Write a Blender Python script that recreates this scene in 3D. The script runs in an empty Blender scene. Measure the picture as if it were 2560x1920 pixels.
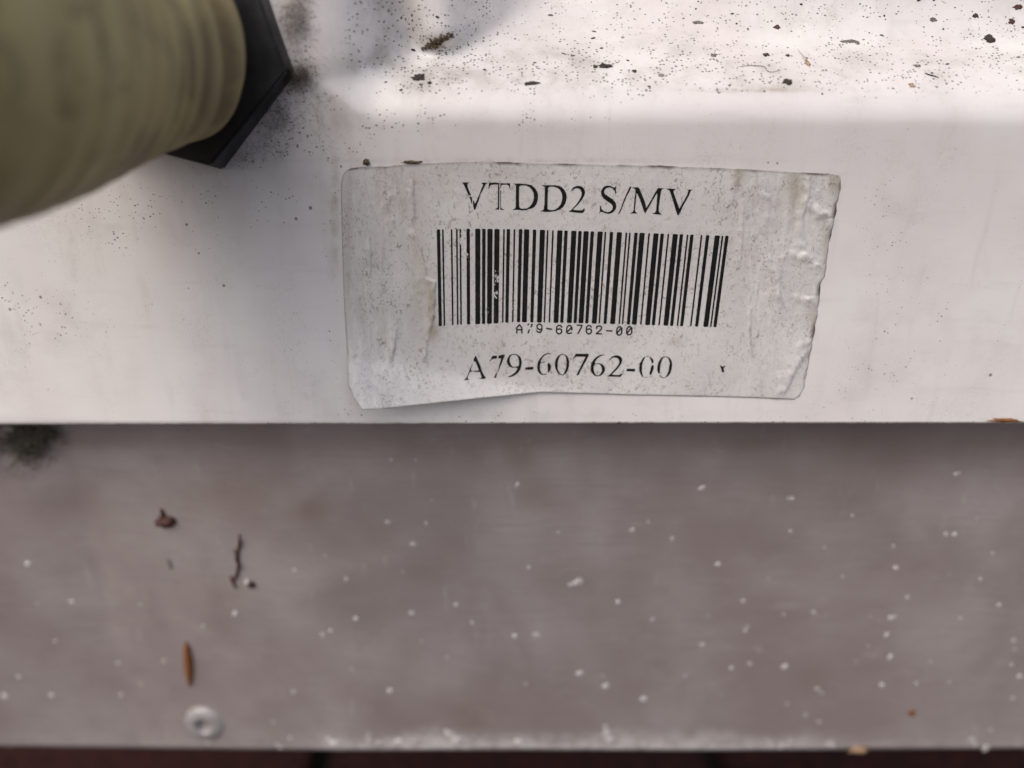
import bpy, bmesh, math, random
from mathutils import Vector, noise, geometry
from mathutils.bvhtree import BVHTree

random.seed(7)
S = bpy.context.scene
COL = S.collection
R = math.radians

# ------------------------------------------------------------------ camera
THETA = R(21.0)                 # the phone looks down at the vertical panel
DIST = 0.155                    # metres from lens to panel along the axis
FPX = 1923.0                    # focal length in photograph pixels (2560 wide)
FWD = Vector((0, math.cos(THETA), -math.sin(THETA)))
DOWN = Vector((0, -math.sin(THETA), -math.cos(THETA)))
RIGHT = Vector((1, 0, 0))
CAMP = -FWD * DIST
cd = bpy.data.cameras.new('camera')
cam = bpy.data.objects.new('camera', cd)
COL.objects.link(cam)
cam.location = CAMP
cam.rotation_euler = (math.pi / 2 - THETA, 0, 0)
cd.sensor_width = 36.0
cd.lens = 36.0 * FPX / 2560.0
cd.clip_start = 0.005
cd.clip_end = 200.0
cd.dof.use_dof = True
cd.dof.focus_distance = 0.146
cd.dof.aperture_fstop = 5.8
S.camera = cam

# ------------------------------------------------------------------ sky and sun
SUN_EL, SUN_AZ = R(50), R(-38)      # azimuth measured from -Y (towards the camera side), negative = left
w = bpy.data.worlds.new('World'); S.world = w; w.use_nodes = True
nt = w.node_tree
bg = nt.nodes['Background']
sky = nt.nodes.new('ShaderNodeTexSky')
sky.sky_type = 'NISHITA'; sky.sun_disc = False
sky.sun_elevation = SUN_EL
sky.air_density = 0.75; sky.dust_density = 5.0; sky.ozone_density = 0.8
sdir = Vector((math.sin(SUN_AZ) * math.cos(SUN_EL), -math.cos(SUN_AZ) * math.cos(SUN_EL), math.sin(SUN_EL)))
sky.sun_rotation = math.atan2(sdir.x, sdir.y)
nt.links.new(sky.outputs[0], bg.inputs[0])
bg.inputs[1].default_value = 0.15
ld = bpy.data.lights.new('sun', 'SUN'); ld.energy = 0.62; ld.angle = R(100); ld.color = (1.0, 0.98, 0.955)
lo = bpy.data.objects.new('sun', ld); COL.objects.link(lo)
lo.rotation_euler = (-sdir).to_track_quat('-Z', 'Y').to_euler()
lo.location = (0, 0, 2)
S.view_settings.view_transform = 'Standard'
S.view_settings.look = 'None'
S.view_settings.gamma = 1.0
S.view_settings.exposure = 0.2

# ------------------------------------------------------------------ helpers
def ray(u, v):
    return FWD + RIGHT * ((u - 1280.0) / FPX) + DOWN * ((v - 960.0) / FPX)

def P(u, v, y=0.0):
    """point seen at photograph pixel (u, v) on the upright plane at depth y"""
    d = ray(u, v)
    return CAMP + d * ((y - CAMP.y) / d.y)

def smooth(a, b, x):
    t = max(0.0, min(1.0, (x - a) / (b - a))) if a != b else 0.0
    return t * t * (3 - 2 * t)

def N(x, y, z=0.0, s=1.0):
    return noise.noise(Vector((x * s, y * s, z)))

def tag(o, label=None, cat=None, group=None, kind=None):
    if label: o['label'] = label
    if cat: o['category'] = cat
    if group: o['group'] = group
    if kind: o['kind'] = kind
    return o

def mesh_obj(name, verts, faces, mat=None, parent=None, smooth_shade=True, attrs=None, origin=None):
    org = Vector(origin) if origin is not None else Vector((0, 0, 0))
    me = bpy.data.meshes.new(name)
    me.from_pydata([tuple(Vector(v) - org) for v in verts], [], faces)
    me.update()
    if attrs:
        for k, vals in attrs.items():
            a = me.attributes.new(k, 'FLOAT', 'POINT')
            a.data.foreach_set('value', vals)
    if smooth_shade:
        me.polygons.foreach_set('use_smooth', [True] * len(me.polygons))
    o = bpy.data.objects.new(name, me)
    COL.objects.link(o)
    if mat: me.materials.append(mat)
    if parent:
        o.parent = parent
        o.location = org - Vector(parent.location)
    else:
        o.location = org
    return o

def bm_obj(name, bm, mat=None, parent=None, smooth_shade=True, origin=None):
    vs = [v.co.copy() for v in bm.verts]
    bm.verts.index_update()
    fs = [[v.index for v in f.verts] for f in bm.faces]
    bm.free()
    return mesh_obj(name, vs, fs, mat, parent, smooth_shade, None, origin)

def empty(name, loc):
    o = bpy.data.objects.new(name, None)
    o.empty_display_size = 0.01
    COL.objects.link(o); o.location = loc
    return o

# ---- material helper: a tiny node DSL
class Mat:
    def __init__(self, name, rough=0.5, metallic=0.0, spec=0.5):
        self.m = bpy.data.materials.new(name); self.m.use_nodes = True
        self.t = self.m.node_tree; self.b = self.t.nodes['Principled BSDF']
        self.b.inputs['Roughness'].default_value = rough
        self.b.inputs['Metallic'].default_value = metallic
        self.b.inputs['Specular IOR Level'].default_value = spec
    def n(self, kind, **kw):
        nd = self.t.nodes.new('ShaderNode' + kind)
        for k, v in kw.items(): setattr(nd, k, v)
        return nd
    def l(self, a, b): self.t.links.new(a, b)
    def coord(self, scale=(1, 1, 1), loc=(0, 0, 0)):
        tc = self.n('TexCoord'); mp = self.n('Mapping')
        mp.inputs['Scale'].default_value = scale; mp.inputs['Location'].default_value = loc
        self.l(tc.outputs['Object'], mp.inputs['Vector'])
        return mp.outputs['Vector']
    def noise(self, scale, detail=4, rough=0.55, vec=None, dist=0.0):
        nd = self.n('TexNoise'); nd.inputs['Scale'].default_value = scale
        nd.inputs['Detail'].default_value = detail; nd.inputs['Roughness'].default_value = rough
        nd.inputs['Distortion'].default_value = dist
        self.l(vec if vec is not None else self.coord(), nd.inputs['Vector'])
        return nd.outputs['Fac']
    def vor(self, scale, vec=None, feature='F1'):
        nd = self.n('TexVoronoi', feature=feature); nd.inputs['Scale'].default_value = scale
        self.l(vec if vec is not None else self.coord(), nd.inputs['Vector'])
        return nd
    def ramp(self, x, a, b, lo=0.0, hi=1.0):
        nd = self.n('MapRange'); nd.interpolation_type = 'SMOOTHSTEP'
        for i, v in zip((1, 2, 3, 4), (a, b, lo, hi)): nd.inputs[i].default_value = v
        self.l(x, nd.inputs[0]); return nd.outputs[0]
    def math(self, op, a, b=None, clamp=False):
        nd = self.n('Math', operation=op); nd.use_clamp = clamp
        for i, x in enumerate((a, b)):
            if x is None: continue
            if isinstance(x, (int, float)): nd.inputs[i].default_value = x
            else: self.l(x, nd.inputs[i])
        return nd.outputs[0]
    def attr(self, name):
        nd = self.n('Attribute'); nd.attribute_name = name
        return nd.outputs['Fac']
    def mix(self, fac, a, b):
        nd = self.n('Mix', data_type='RGBA')
        for sock, x in ((nd.inputs[0], fac), (nd.inputs[6], a), (nd.inputs[7], b)):
            if isinstance(x, tuple): sock.default_value = x if len(x) == 4 else (*x, 1)
            elif isinstance(x, (int, float)): sock.default_value = x
            else: self.l(x, sock)
        return nd.outputs[2]
    def color(self, c):
        if isinstance(c, tuple): self.b.inputs['Base Color'].default_value = (*c, 1)
        else: self.l(c, self.b.inputs['Base Color'])
    def bump(self, h, dist, strength=1.0, prev=None):
        nd = self.n('Bump'); nd.inputs['Distance'].default_value = dist
        nd.inputs['Strength'].default_value = strength
        self.l(h, nd.inputs['Height'])
        if prev is not None: self.l(prev, nd.inputs['Normal'])
        self.l(nd.outputs[0], self.b.inputs['Normal'])
        return nd.outputs[0]
    def rough(self, x): self.l(x, self.b.inputs['Roughness'])

# ------------------------------------------------------------------ materials
def mat_panel():
    m = Mat('white_painted_plastic', 0.38, 0, 0.5)
    base = m.mix(m.ramp(m.noise(34, 3), .35, .68), (.70, .665, .655), (.75, .738, .718))
    # faint directional scuffs
    sc = m.noise(1.0, 5, .6, m.coord((60, 60, 420)))
    base = m.mix(m.ramp(sc, .52, .80, 0, .22), base, (.47, .44, .42))
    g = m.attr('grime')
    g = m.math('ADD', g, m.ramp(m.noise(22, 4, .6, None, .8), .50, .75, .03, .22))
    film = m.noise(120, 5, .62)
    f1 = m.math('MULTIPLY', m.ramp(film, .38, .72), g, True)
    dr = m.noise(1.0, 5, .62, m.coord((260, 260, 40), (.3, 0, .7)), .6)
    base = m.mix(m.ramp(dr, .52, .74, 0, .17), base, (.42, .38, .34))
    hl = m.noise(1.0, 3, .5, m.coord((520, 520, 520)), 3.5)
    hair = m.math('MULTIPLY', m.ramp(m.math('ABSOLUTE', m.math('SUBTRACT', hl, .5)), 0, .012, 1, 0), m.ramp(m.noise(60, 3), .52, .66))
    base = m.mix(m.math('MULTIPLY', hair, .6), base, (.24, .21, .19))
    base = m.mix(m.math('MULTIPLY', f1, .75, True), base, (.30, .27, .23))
    # fine soot grains: dense where grime is high, a few everywhere
    v = m.vor(1500, m.coord((1, .8, 1.5)))
    sp = m.n('SeparateColor'); m.l(v.outputs['Color'], sp.inputs[0])
    size = m.math('POWER', sp.outputs[0], 2.2)
    dens = m.math('ADD', m.math('MULTIPLY', g, 2.0), .12)
    dens = m.math('MULTIPLY', dens, m.ramp(m.noise(170, 3), .34, .68, .12, 1.25))
    v1 = m.math('LESS_THAN', v.outputs['Distance'], m.math('MINIMUM', m.math('MULTIPLY', m.math('MULTIPLY', size, dens), .62), .34))
    base = m.mix(m.math('MULTIPLY', v1, .82), base, (.05, .045, .04))
    v2n = m.vor(270, m.coord((1, 1, 1), (.3, .1, .2)))
    v2 = m.math('LESS_THAN', v2n.outputs['Distance'], m.math('MULTIPLY', m.math('ADD', m.math('MULTIPLY', g, .09), .05), m.ramp(m.noise(90, 2), .45, .7, 0, 1.6)))
    base = m.mix(m.math('MULTIPLY', v2, .75), base, (.07, .06, .05))
    yel = m.attr('yellow')
    base = m.mix(m.math('MULTIPLY', m.ramp(m.noise(300, 5, .7), .35, .65), yel, True), base, (.22, .17, .08))
    m.color(base)
    m.rough(m.ramp(m.noise(80, 4), .3, .7, .24, .42))
    b = m.bump(m.noise(900, 3), .00004, .5)
    m.bump(v1, .00012, .6, b)
    return m.m

def mat_paper():
    m = Mat('worn_label_paper', 0.52, 0, 0.4)
    base = m.mix(m.ramp(m.noise(60, 4), .35, .7), (.565, .55, .535), (.645, .64, .62))
    g = m.attr('grime')
    # scuffed fibres picking up dirt
    fib = m.noise(1.0, 6, .65, m.coord((1500, 1500, 1100)), 1.2)
    dens = m.math('ADD', m.math('MULTIPLY', g, .55), m.ramp(m.noise(140, 3), .38, .68, .26, .85))
    base = m.mix(m.math('MULTIPLY', m.ramp(fib, .535, .63), dens, True), base, (.20, .175, .155))
    base = m.mix(m.math('MULTIPLY', m.ramp(m.noise(260, 5, .7), .3, .7), m.math('MULTIPLY', g, .8), True), base, (.33, .27, .235))
    sd = m.attr('side')
    vs = m.noise(1.0, 5, .6, m.coord((620, 620, 110)), .8)
    base = m.mix(m.math('MULTIPLY', m.ramp(vs, .55, .68), m.math('MULTIPLY', sd, .34), True), base, (.36, .32, .29))
    base = m.mix(m.math('MULTIPLY', m.ramp(vs, .50, .36), m.math('MULTIPLY', sd, .6), True), base, (.68, .66, .635))
    y = m.attr('yellow')
    base = m.mix(m.math('MULTIPLY', m.ramp(m.noise(420, 4, .65), .15, .6), y, True), base, (.30, .25, .15))
    d = m.attr('edge')
    base = m.mix(m.math('MULTIPLY', m.ramp(m.noise(600, 3, .6), .15, .45), d, True), base, (.09, .068, .048))
    m.color(base)
    m.rough(m.ramp(m.noise(500, 3), .3, .7, .40, .60))
    cr = m.math('ABSOLUTE', m.math('SUBTRACT', m.noise(1.0, 4, .6, m.coord((420, 420, 300), (.5, .1, .3)), 2.0), .5))
    cr = m.math('MULTIPLY', m.ramp(cr, 0, .035, 1, 0), m.math('ADD', m.math('MULTIPLY', sd, .9), .12))
    b0_ = m.bump(cr, .00012, .35)
    b = m.bump(m.noise(1.0, 5, .6, m.coord((1400, 1400, 900)), .8), .00010, .55, b0_)
    m.bump(m.noise(220, 4, .6), .00035, .35, b)
    return m.m

def mat_ink(name, wear):
    m = Mat(name, 0.5, 0, 0.25)
    m.color(m.mix(m.ramp(m.noise(700, 4), .4, .8), (.004, .004, .005), (.016, .014, .012)))
    tr = m.n('BsdfTransparent'); mx = m.n('MixShader')
    out = m.t.nodes['Material Output']
    w = m.attr('wear')
    nz = m.noise(1.0, 5, .7, m.coord((1500, 1500, 900)), .5)
    lost = m.math('GREATER_THAN', m.math('ADD', nz, m.math('MULTIPLY', w, .26)), wear)
    m.l(lost, mx.inputs[0]); m.l(m.b.outputs[0], mx.inputs[1]); m.l(tr.outputs[0], mx.inputs[2])
    m.l(mx.outputs[0], out.inputs['Surface'])
    return m.m

def mat_plate():
    m = Mat('dull_painted_metal', 0.36, 0.25, 0.5)
    base = m.mix(m.ramp(m.noise(28, 4, .55), .35, .68), (.31, .262, .255), (.40, .358, .35))
    st = m.attr('stain')
    base = m.mix(m.math('MULTIPLY', m.ramp(m.noise(70, 4), .2, .7, .4, 1), st, True), base, (.20, .145, .10))
    sm = m.noise(1.0, 4, .6, m.coord((90, 90, 190)), 1.0)
    base = m.mix(m.ramp(sm, .56, .78, 0, .30), base, (.52, .47, .45))
    base = m.mix(m.ramp(m.noise(26, 4, .5, None, .6), .50, .74, 0, .42), base, (.20, .16, .148))
    br = m.noise(1.0, 5, .65, m.coord((70, 70, 1100)))
    base = m.mix(m.ramp(br, .48, .75, 0, .30), base, (.21, .185, .18))
    rv_ = m.coord((340, 340, 90)); rv_.node.inputs['Rotation'].default_value = (0, .95, 0)
    sc = m.noise(1.0, 4, .6, rv_, .4)
    base = m.mix(m.math('MULTIPLY', m.ramp(sc, .60, .74), m.ramp(m.noise(30, 2), .45, .62, 0, .4)), base, (.50, .47, .46))
    gr = m.noise(1900, 3, .7)
    base = m.mix(m.ramp(gr, .52, .75, 0, .25), base, (.20, .17, .165))
    lm = m.attr('lime')
    base = m.mix(m.math('MULTIPLY', m.ramp(m.noise(260, 5, .65), .22, .62), lm, True), base, (.66, .64, .62))
    v = m.vor(420)
    dk = m.math('LESS_THAN', v.outputs['Distance'], m.ramp(m.noise(100, 2), .55, .8, 0, .16))
    base = m.mix(m.math('MULTIPLY', dk, .5), base, (.10, .08, .07))
    m.color(base)
    m.rough(m.ramp(m.noise(60, 4), .3, .7, .30, .46))
    m.bump(m.noise(1.0, 4, .6, m.coord((300, 300, 1200))), .00004, .5)
    return m.m

def mat_simple(name, a, b, scale, rough, bump=0.0, bscale=None, spec=.5, metallic=0):
    m = Mat(name, rough, metallic, spec)
    m.color(m.mix(m.ramp(m.noise(scale, 5, .6), .3, .7), a, b))
    if bump: m.bump(m.noise(bscale or scale * 2, 4, .6), bump, .7)
    return m.m

def mat_hose():
    m = Mat('olive_rubber_sleeve', 0.55, 0, 0.4)
    base = m.mix(m.ramp(m.noise(30, 3), .35, .65), (.30, .235, .080), (.42, .36, .155))
    base = m.mix(m.ramp(m.noise(42, 4, .6, None, 1.0), .42, .66, 0, .80), base, (.12, .078, .035))
    base = m.mix(m.ramp(m.noise(110, 4, .6, m.coord((1, 1, 1), (.2, .4, .1)), 1.5), .56, .70, 0, .65), base, (.045, .030, .022))
    rb = m.attr('rib')
    base = m.mix(m.math('MULTIPLY', rb, .40), base, (.52, .45, .23))
    m.color(base)
    m.b.inputs['Subsurface Weight'].default_value = 0.0
    m.bump(m.noise(400, 4), .0002, .5)
    return m.m

M_PANEL = mat_panel(); M_PAPER = mat_paper(); M_PLATE = mat_plate(); M_HOSE = mat_hose()
M_INK = mat_ink('black_label_ink', .80)
M_INK2 = mat_ink('black_label_ink_worn', .775)
M_BLACK = mat_simple('black_plastic', (.012, .012, .013), (.030, .031, .033), 200, .35, .00005, 900)
M_SOOT = mat_simple('soot', (.018, .015, .013), (.06, .045, .035), 2500, .8, .00005, 4000)
M_SOOT2 = mat_simple('grey_dirt', (.12, .11, .10), (.24, .21, .18), 2500, .8, .00005, 4000)
M_BROWN = mat_simple('dry_plant_brown', (.13, .045, .012), (.30, .12, .03), 900, .45, .00004, 2500)
M_DKBROWN = mat_simple('dark_dry_sprig', (.040, .014, .010), (.10, .038, .026), 1500, .7, .00004, 2500)
M_TAN = mat_simple('tan_seed', (.30, .20, .11), (.45, .34, .22), 1500, .6)
M_MOSS = mat_simple('dark_moss', (.07, .064, .045), (.20, .18, .14), 1200, .9)
M_LIME = mat_simple('lime_deposit', (.50, .475, .46), (.70, .68, .66), 1500, .7, .00006, 3000)
M_RIVET = mat_simple('rivet_alloy', (.31, .295, .29), (.39, .375, .37), 300, .34, .00003, 900, .5, .15)
M_DARKIN = mat_simple('dark_rivet_core', (.02, .025, .025), (.05, .055, .055), 900, .6)
M_FLUFF = mat_simple('grey_dust_fibre', (.10, .085, .07), (.20, .17, .14), 900, .9)
M_GREY = mat_simple('grey_body_metal', (.30, .30, .30), (.38, .38, .37), 60, .5)
M_FOAM = mat_simple('dirty_foam', (.05, .035, .02), (.17, .125, .075), 1400, .9, .0003, 1500)

# ------------------------------------------------------------------ ground: brick paving
GZ = -0.288
gm = Mat('sandy_soil', .9); gm.color(gm.mix(gm.ramp(gm.noise(6, 6), .3, .7), (.010, .011, .008), (.022, .021, .015)))
g = mesh_obj('ground', [(-60, -60, GZ - .012), (60, -60, GZ - .012), (60, 60, GZ - .012), (-60, 60, GZ - .012)], [(0, 1, 2, 3)], gm.m, None, False)
tag(g, kind='structure')
bmt = Mat('shade_darkened_clay_brick', .9, 0, .15)
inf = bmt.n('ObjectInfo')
bc = bmt.mix(bmt.ramp(bmt.noise(130, 7, .7), .38, .64), (.014, .0055, .004), (.052, .014, .010))  # brick tones darkened to stand in for the shade below the housing
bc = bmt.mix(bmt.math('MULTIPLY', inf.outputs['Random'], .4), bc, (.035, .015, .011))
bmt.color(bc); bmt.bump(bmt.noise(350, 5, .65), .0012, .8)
pav = empty('brick_pavement', (0, 0, GZ)); tag(pav, kind='structure')
L, W, H = 0.215, 0.103, 0.05
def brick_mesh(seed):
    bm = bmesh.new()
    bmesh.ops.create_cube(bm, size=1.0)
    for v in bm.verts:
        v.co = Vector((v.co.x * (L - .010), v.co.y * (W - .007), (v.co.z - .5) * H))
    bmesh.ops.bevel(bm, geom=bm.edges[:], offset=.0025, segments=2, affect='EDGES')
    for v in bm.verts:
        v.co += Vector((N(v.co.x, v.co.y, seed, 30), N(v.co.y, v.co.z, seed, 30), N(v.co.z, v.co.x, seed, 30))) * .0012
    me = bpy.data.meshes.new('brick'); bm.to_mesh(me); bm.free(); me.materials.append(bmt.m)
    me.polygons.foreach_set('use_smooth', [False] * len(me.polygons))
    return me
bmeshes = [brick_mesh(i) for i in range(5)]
# joints seen at u = 800 and 1855: pitch 0.215 at that distance
bx0 = None
def ground_pt(u, v):
    d = ray(u, v); return CAMP + d * ((GZ - CAMP.z) / d.z)
JX = ground_pt(805, 1900).x
RY = ground_pt(1280, 1900).y - W * .5
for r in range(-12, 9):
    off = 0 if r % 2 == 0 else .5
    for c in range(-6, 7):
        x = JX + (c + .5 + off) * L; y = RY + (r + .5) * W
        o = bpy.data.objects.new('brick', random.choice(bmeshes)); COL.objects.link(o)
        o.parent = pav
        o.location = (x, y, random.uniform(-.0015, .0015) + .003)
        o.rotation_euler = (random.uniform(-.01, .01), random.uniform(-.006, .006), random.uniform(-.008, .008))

# ------------------------------------------------------------------ white housing
hs = empty('white_housing', (0, 0, 0))
tag(hs, 'white moulded housing with a sooty recessed ledge above the paper label', 'housing')
Z_RIDGE = P(1280, 283).z
Z_BOT = P(1280, 1054).z
X_POCK = P(868, 150).x
_a, _b = P(1020, -130, .008), P(1092, 66, .008)
BOSS = (_a.x, _a.z, _b.x, _b.z)

def front_bow(x, z):  # curve added so the left and lower parts catch more light
    """bend back to the left and slight vertical hollow, shaped to grade the light over the face"""
    t = max(0.0, -.012 - x)
    y = .8 * t * t if t < .085 else .8 * .085 ** 2 + 1.6 * .085 * (t - .085)
    zm = Z_RIDGE - .026
    q = max(-.035, min(.035, z - zm))
    return y - 1.5 * q * q + 1.5 * .0004

def panel_depth(x, z):
    """how far the recess lies behind the front face (metres)"""
    s = z - Z_RIDGE + .0004 * N(x, 0, 3, 40)
    sl = x - X_POCK - .0012 * N(z, 0, 7, 60)
    def ramp_in(t, r, k):
        if t < -r: return 0.0
        if t < r: return k * (t + r) ** 2 / (4 * r)
        return k * t
    db = ramp_in(s - .0006, .0027, .85) + ramp_in(s - .0044, .0014, .75)
    dl = ramp_in(sl, .0058, 1.25)
    k = .0055
    h = max(0.0, min(1.0, .5 + .5 * (dl - db) / k))
    d = max(0.0, dl * (1 - h) + db * h - k * h * (1 - h))
    # raised moulded web running down into the recess
    ax, az, bx, bz = BOSS
    t = ((x - ax) * (bx - ax) + (z - az) * (bz - az)) / ((bx - ax) ** 2 + (bz - az) ** 2)
    t = max(0.0, min(1.0, t))
    q = math.hypot(x - ax - t * (bx - ax), z - az - t * (bz - az)) - (.0046 - .0022 * t)
    db2 = .0092 + .0010 * (1 - t) + 1.15 * (q + math.sqrt(q * q + .0000012)) * .5
    k = .0040
    h = max(0.0, min(1.0, .5 + .5 * (db2 - d) / k))
    d = max(0.0, db2 * (1 - h) + d * h - k * h * (1 - h))
    cap = .030 - .0085 * smooth(-.01, .07, x)
    if d > cap - .008:
        t = d - (cap - .008)
        d = cap - .008 + .008 * (1 - math.exp(-t / .008))
    return d

def panel_y(x, z):
    return front_bow(x, z) + panel_depth(x, z)

def PP(u, v, h=0.0):
    """pixel to a point h metres in front of the housing's front face"""
    y = 0.0
    for _ in range(5):
        p = P(u, v, y); y = front_bow(p.x, p.z) - h
    return P(u, v, y)

def axis(lo, hi, dlo, dhi, step, coarse):
    xs = []; x = lo
    while x < hi:
        xs.append(x)
        x += step if dlo - 1e-9 <= x <= dhi else coarse
    xs.append(hi)
    return xs
xs = axis(-.26, .26, -.12, .12, .00075, .008)
zs = axis(Z_BOT, .20, Z_BOT - 1, .085, .0006, .006)
verts, grime, yellow = [], [], []
NUTC = P(466, 118)
CORNER = P(930, 190)
def px_of(p):
    d = Vector(p) - CAMP
    z = d.dot(FWD)
    return 1280 + FPX * d.dot(RIGHT) / z, 960 + FPX * d.dot(DOWN) / z
def blob(u, v, cu, cv, ru, rv):
    return math.exp(-(((u - cu) / ru) ** 2 + ((v - cv) / rv) ** 2))
def rim_z(x):
    y = front_bow(x, Z_BOT); d = (y - CAMP.y)
    # the lower rim rises very slightly to the right
    u = 1280
    for _ in range(3):
        p = P(u, 1057.0 - 4.0 * max(0, min(1, u / 1700)), y); u += (x - p.x) / (p - CAMP).dot(FWD) * FPX
    return P(u, 1057.0 - 4.0 * max(0, min(1, u / 1700)), y).z
RIMZ = {x: rim_z(x) for x in xs}
for z0 in zs:
    for x in xs:
        z = z0 + (RIMZ[x] - Z_BOT) * (1 - smooth(0, .025, z0 - Z_BOT))
        dd = panel_depth(x, z)
        y = dd + front_bow(x, z)
        verts.append((x, y, z))
        u, v = px_of((x, y, z))
        gq = 0.0
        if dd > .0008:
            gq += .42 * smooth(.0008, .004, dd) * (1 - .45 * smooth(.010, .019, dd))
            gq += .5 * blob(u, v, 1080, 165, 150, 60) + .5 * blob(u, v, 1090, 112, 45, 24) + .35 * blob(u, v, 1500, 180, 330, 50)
        gq += .38 * blob(u, v, 920, 60, 50, 130) * (1 - smooth(.006, .014, dd))
        # dirt collected round the collar
        gq += .95 * blob(u, v, 745, 190, 40, 38) + .75 * blob(u, v, 690, 290, 60, 70) + .85 * blob(u, v, 735, 40, 45, 80)
        gq += .4 * blob(u, v, 610, 380, 110, 45) + .18 * blob(u, v, 830, 560, 22, 260) + .12 * blob(u, v, 600, 500, 260, 90)
        gq += .22 * blob(u, v, 860, 330, 120, 90) + .2 * blob(u, v, 1000, 300, 500, 30) + .2 * blob(u, v, 330, 560, 240, 60) + .10 * blob(u, v, 900, 300, 260, 40) + .25 * blob(u, v, 1330, 1040, 500, 14) + .25 * blob(u, v, 50, 800, 160, 90)
        grime.append(min(1, gq))
        yq = .55 * blob(u, v, 1900, 224, 190, 7) + .8 * blob(u, v, 748, 192, 26, 18) + .9 * blob(u, v, 1090, 108, 40, 16) + .5 * blob(u, v, 838, 520, 9, 130) + .35 * blob(u, v, 1330, 400, 500, 5)
        yellow.append(min(1, yq))
nx = len(xs)
faces = [(j * nx + i, j * nx + i + 1, (j + 1) * nx + i + 1, (j + 1) * nx + i)
         for j in range(len(zs) - 1) for i in range(nx - 1)]
# rounded bottom lip turning in under the housing
base = len(verts)
rad = .0007
rows = [[j for j in range(nx)]]
for k in range(1, 6):
    a = k / 5 * math.pi / 2
    row = []
    for i, x in enumerate(xs):
        verts.append((x, front_bow(x, Z_BOT) + rad * (1 - math.cos(a)), RIMZ[x] - rad * math.sin(a)))
        grime.append(.5 + .5 * (k / 5)); yellow.append(.3 + .5 * k / 5); row.append(len(verts) - 1)
    rows.append(row)
row = []
for x in xs:
    verts.append((x, max(.0125, front_bow(x, Z_BOT) + .002), RIMZ[x] - rad)); grime.append(.6); yellow.append(.4); row.append(len(verts) - 1)
rows.append(row)
for a, b in zip(rows, rows[1:]):
    for i in range(nx - 1): faces.append((b[i], b[i + 1], a[i + 1], a[i]))
panel = mesh_obj('front_panel', verts, faces, M_PANEL, hs, True, {'grime': grime, 'yellow': yellow})
bvh = BVHTree.FromPolygons([Vector(v) for v in verts], faces)
def on_panel(u, v):
    hit, nrm, idx, dist = bvh.ray_cast(CAMP, ray(u, v).normalized())
    if hit is None: return P(u, v), Vector((0, -1, 0))
    if nrm.dot(ray(u, v)) > 0: nrm = -nrm
    return hit, nrm

def box(bm, x0, x1, y0, y1, z0, z1):
    vs = [bm.verts.new(p) for p in ((x0, y0, z0), (x1, y0, z0), (x1, y1, z0), (x0, y1, z0), (x0, y0, z1), (x1, y0, z1), (x1, y1, z1), (x0, y1, z1))]
    for f in ((0, 3, 2, 1), (4, 5, 6, 7), (0, 1, 5, 4), (1, 2, 6, 5), (2, 3, 7, 6), (3, 0, 4, 7)):
        bm.faces.new([vs[i] for i in f])
bm = bmesh.new()
box(bm, -.262, -.2595, .04, .30, Z_BOT + .002, .205)
box(bm, .2595, .262, .006, .30, Z_BOT + .002, .205)
box(bm, -.2595, .2595, .04, .30, .2002, .2052)
box(bm, -.2595, .2595, .296, .30, Z_BOT + .002, .2002)
bm_obj('side_casing', bm, M_PANEL, hs, False)

# ragged dirty tip
vs_, fs_ = [], []
for k in range(110):
    t = random.random(); u = 1060 + 66 * t + random.gauss(0, 4); v = 122 - 36 * t + random.gauss(0, 4)
    c, _n = on_panel(u, v); r = random.uniform(.00015, .0006)
    b0 = len(vs_)
    for q in range(8):
        d = Vector((random.gauss(0, 1), random.gauss(0, 1), random.gauss(0, 1))).normalized()
        vs_.append(c + Vector((d.x, d.y, d.z)) * r)
    hull = bmesh.new()
    hv = [hull.verts.new(p) for p in vs_[b0:]]
    res = bmesh.ops.convex_hull(hull, input=hv)
    hull.verts.index_update(); 
    for f in hull.faces: fs_.append([b0 + vv.index for vv in f.verts])
    hull.free()
dt = mesh_obj('caked_dirt', vs_, fs_, M_FOAM, hs, False); dt['kind'] = 'stuff'

# ------------------------------------------------------------------ paper label
LB = [(876, 421), (864, 428), (856, 440), (852, 460), (853, 520), (855, 600), (858, 700), (862, 800), (869, 895), (868, 930), (870, 965), (885, 995), (905, 1025)]
BT = [(905, 1025), (960, 1022), (1080, 1009), (1200, 996), (1300, 986), (1350, 981), (1400, 982), (1600, 988), (1800, 992), (1900, 995), (1945, 997), (1985, 999), (1996, 992)]
RB = [(2096, 437), (2103, 447), (2100, 475), (2093, 510), (2084, 560), (2074, 600), (2068, 640), (2062, 690), (2052, 705), (2048, 750), (2036, 830), (2026, 880), (2010, 970), (1996, 992)]
TP = [(876, 421), (910, 417), (970, 416), (990, 413), (1100, 406), (1200, 403), (1350, 408), (1500, 411), (1650, 414), (1800, 420), (1900, 425), (2000, 431), (2070, 434), (2096, 437)]
def sampler(pts):
    ls = [0]
    for a, b in zip(pts, pts[1:]): ls.append(ls[-1] + math.hypot(b[0] - a[0], b[1] - a[1]))
    T = ls[-1]
    def f(t):
        d = t * T
        for i in range(len(ls) - 1):
            if d <= ls[i + 1] or i == len(ls) - 2:
                k = (d - ls[i]) / (ls[i + 1] - ls[i])
                return (pts[i][0] + k * (pts[i + 1][0] - pts[i][0]), pts[i][1] + k * (pts[i + 1][1] - pts[i][1]))
    return f
fl, fb, fr, ft = sampler(LB), sampler(BT), sampler(RB), sampler(TP)
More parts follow.
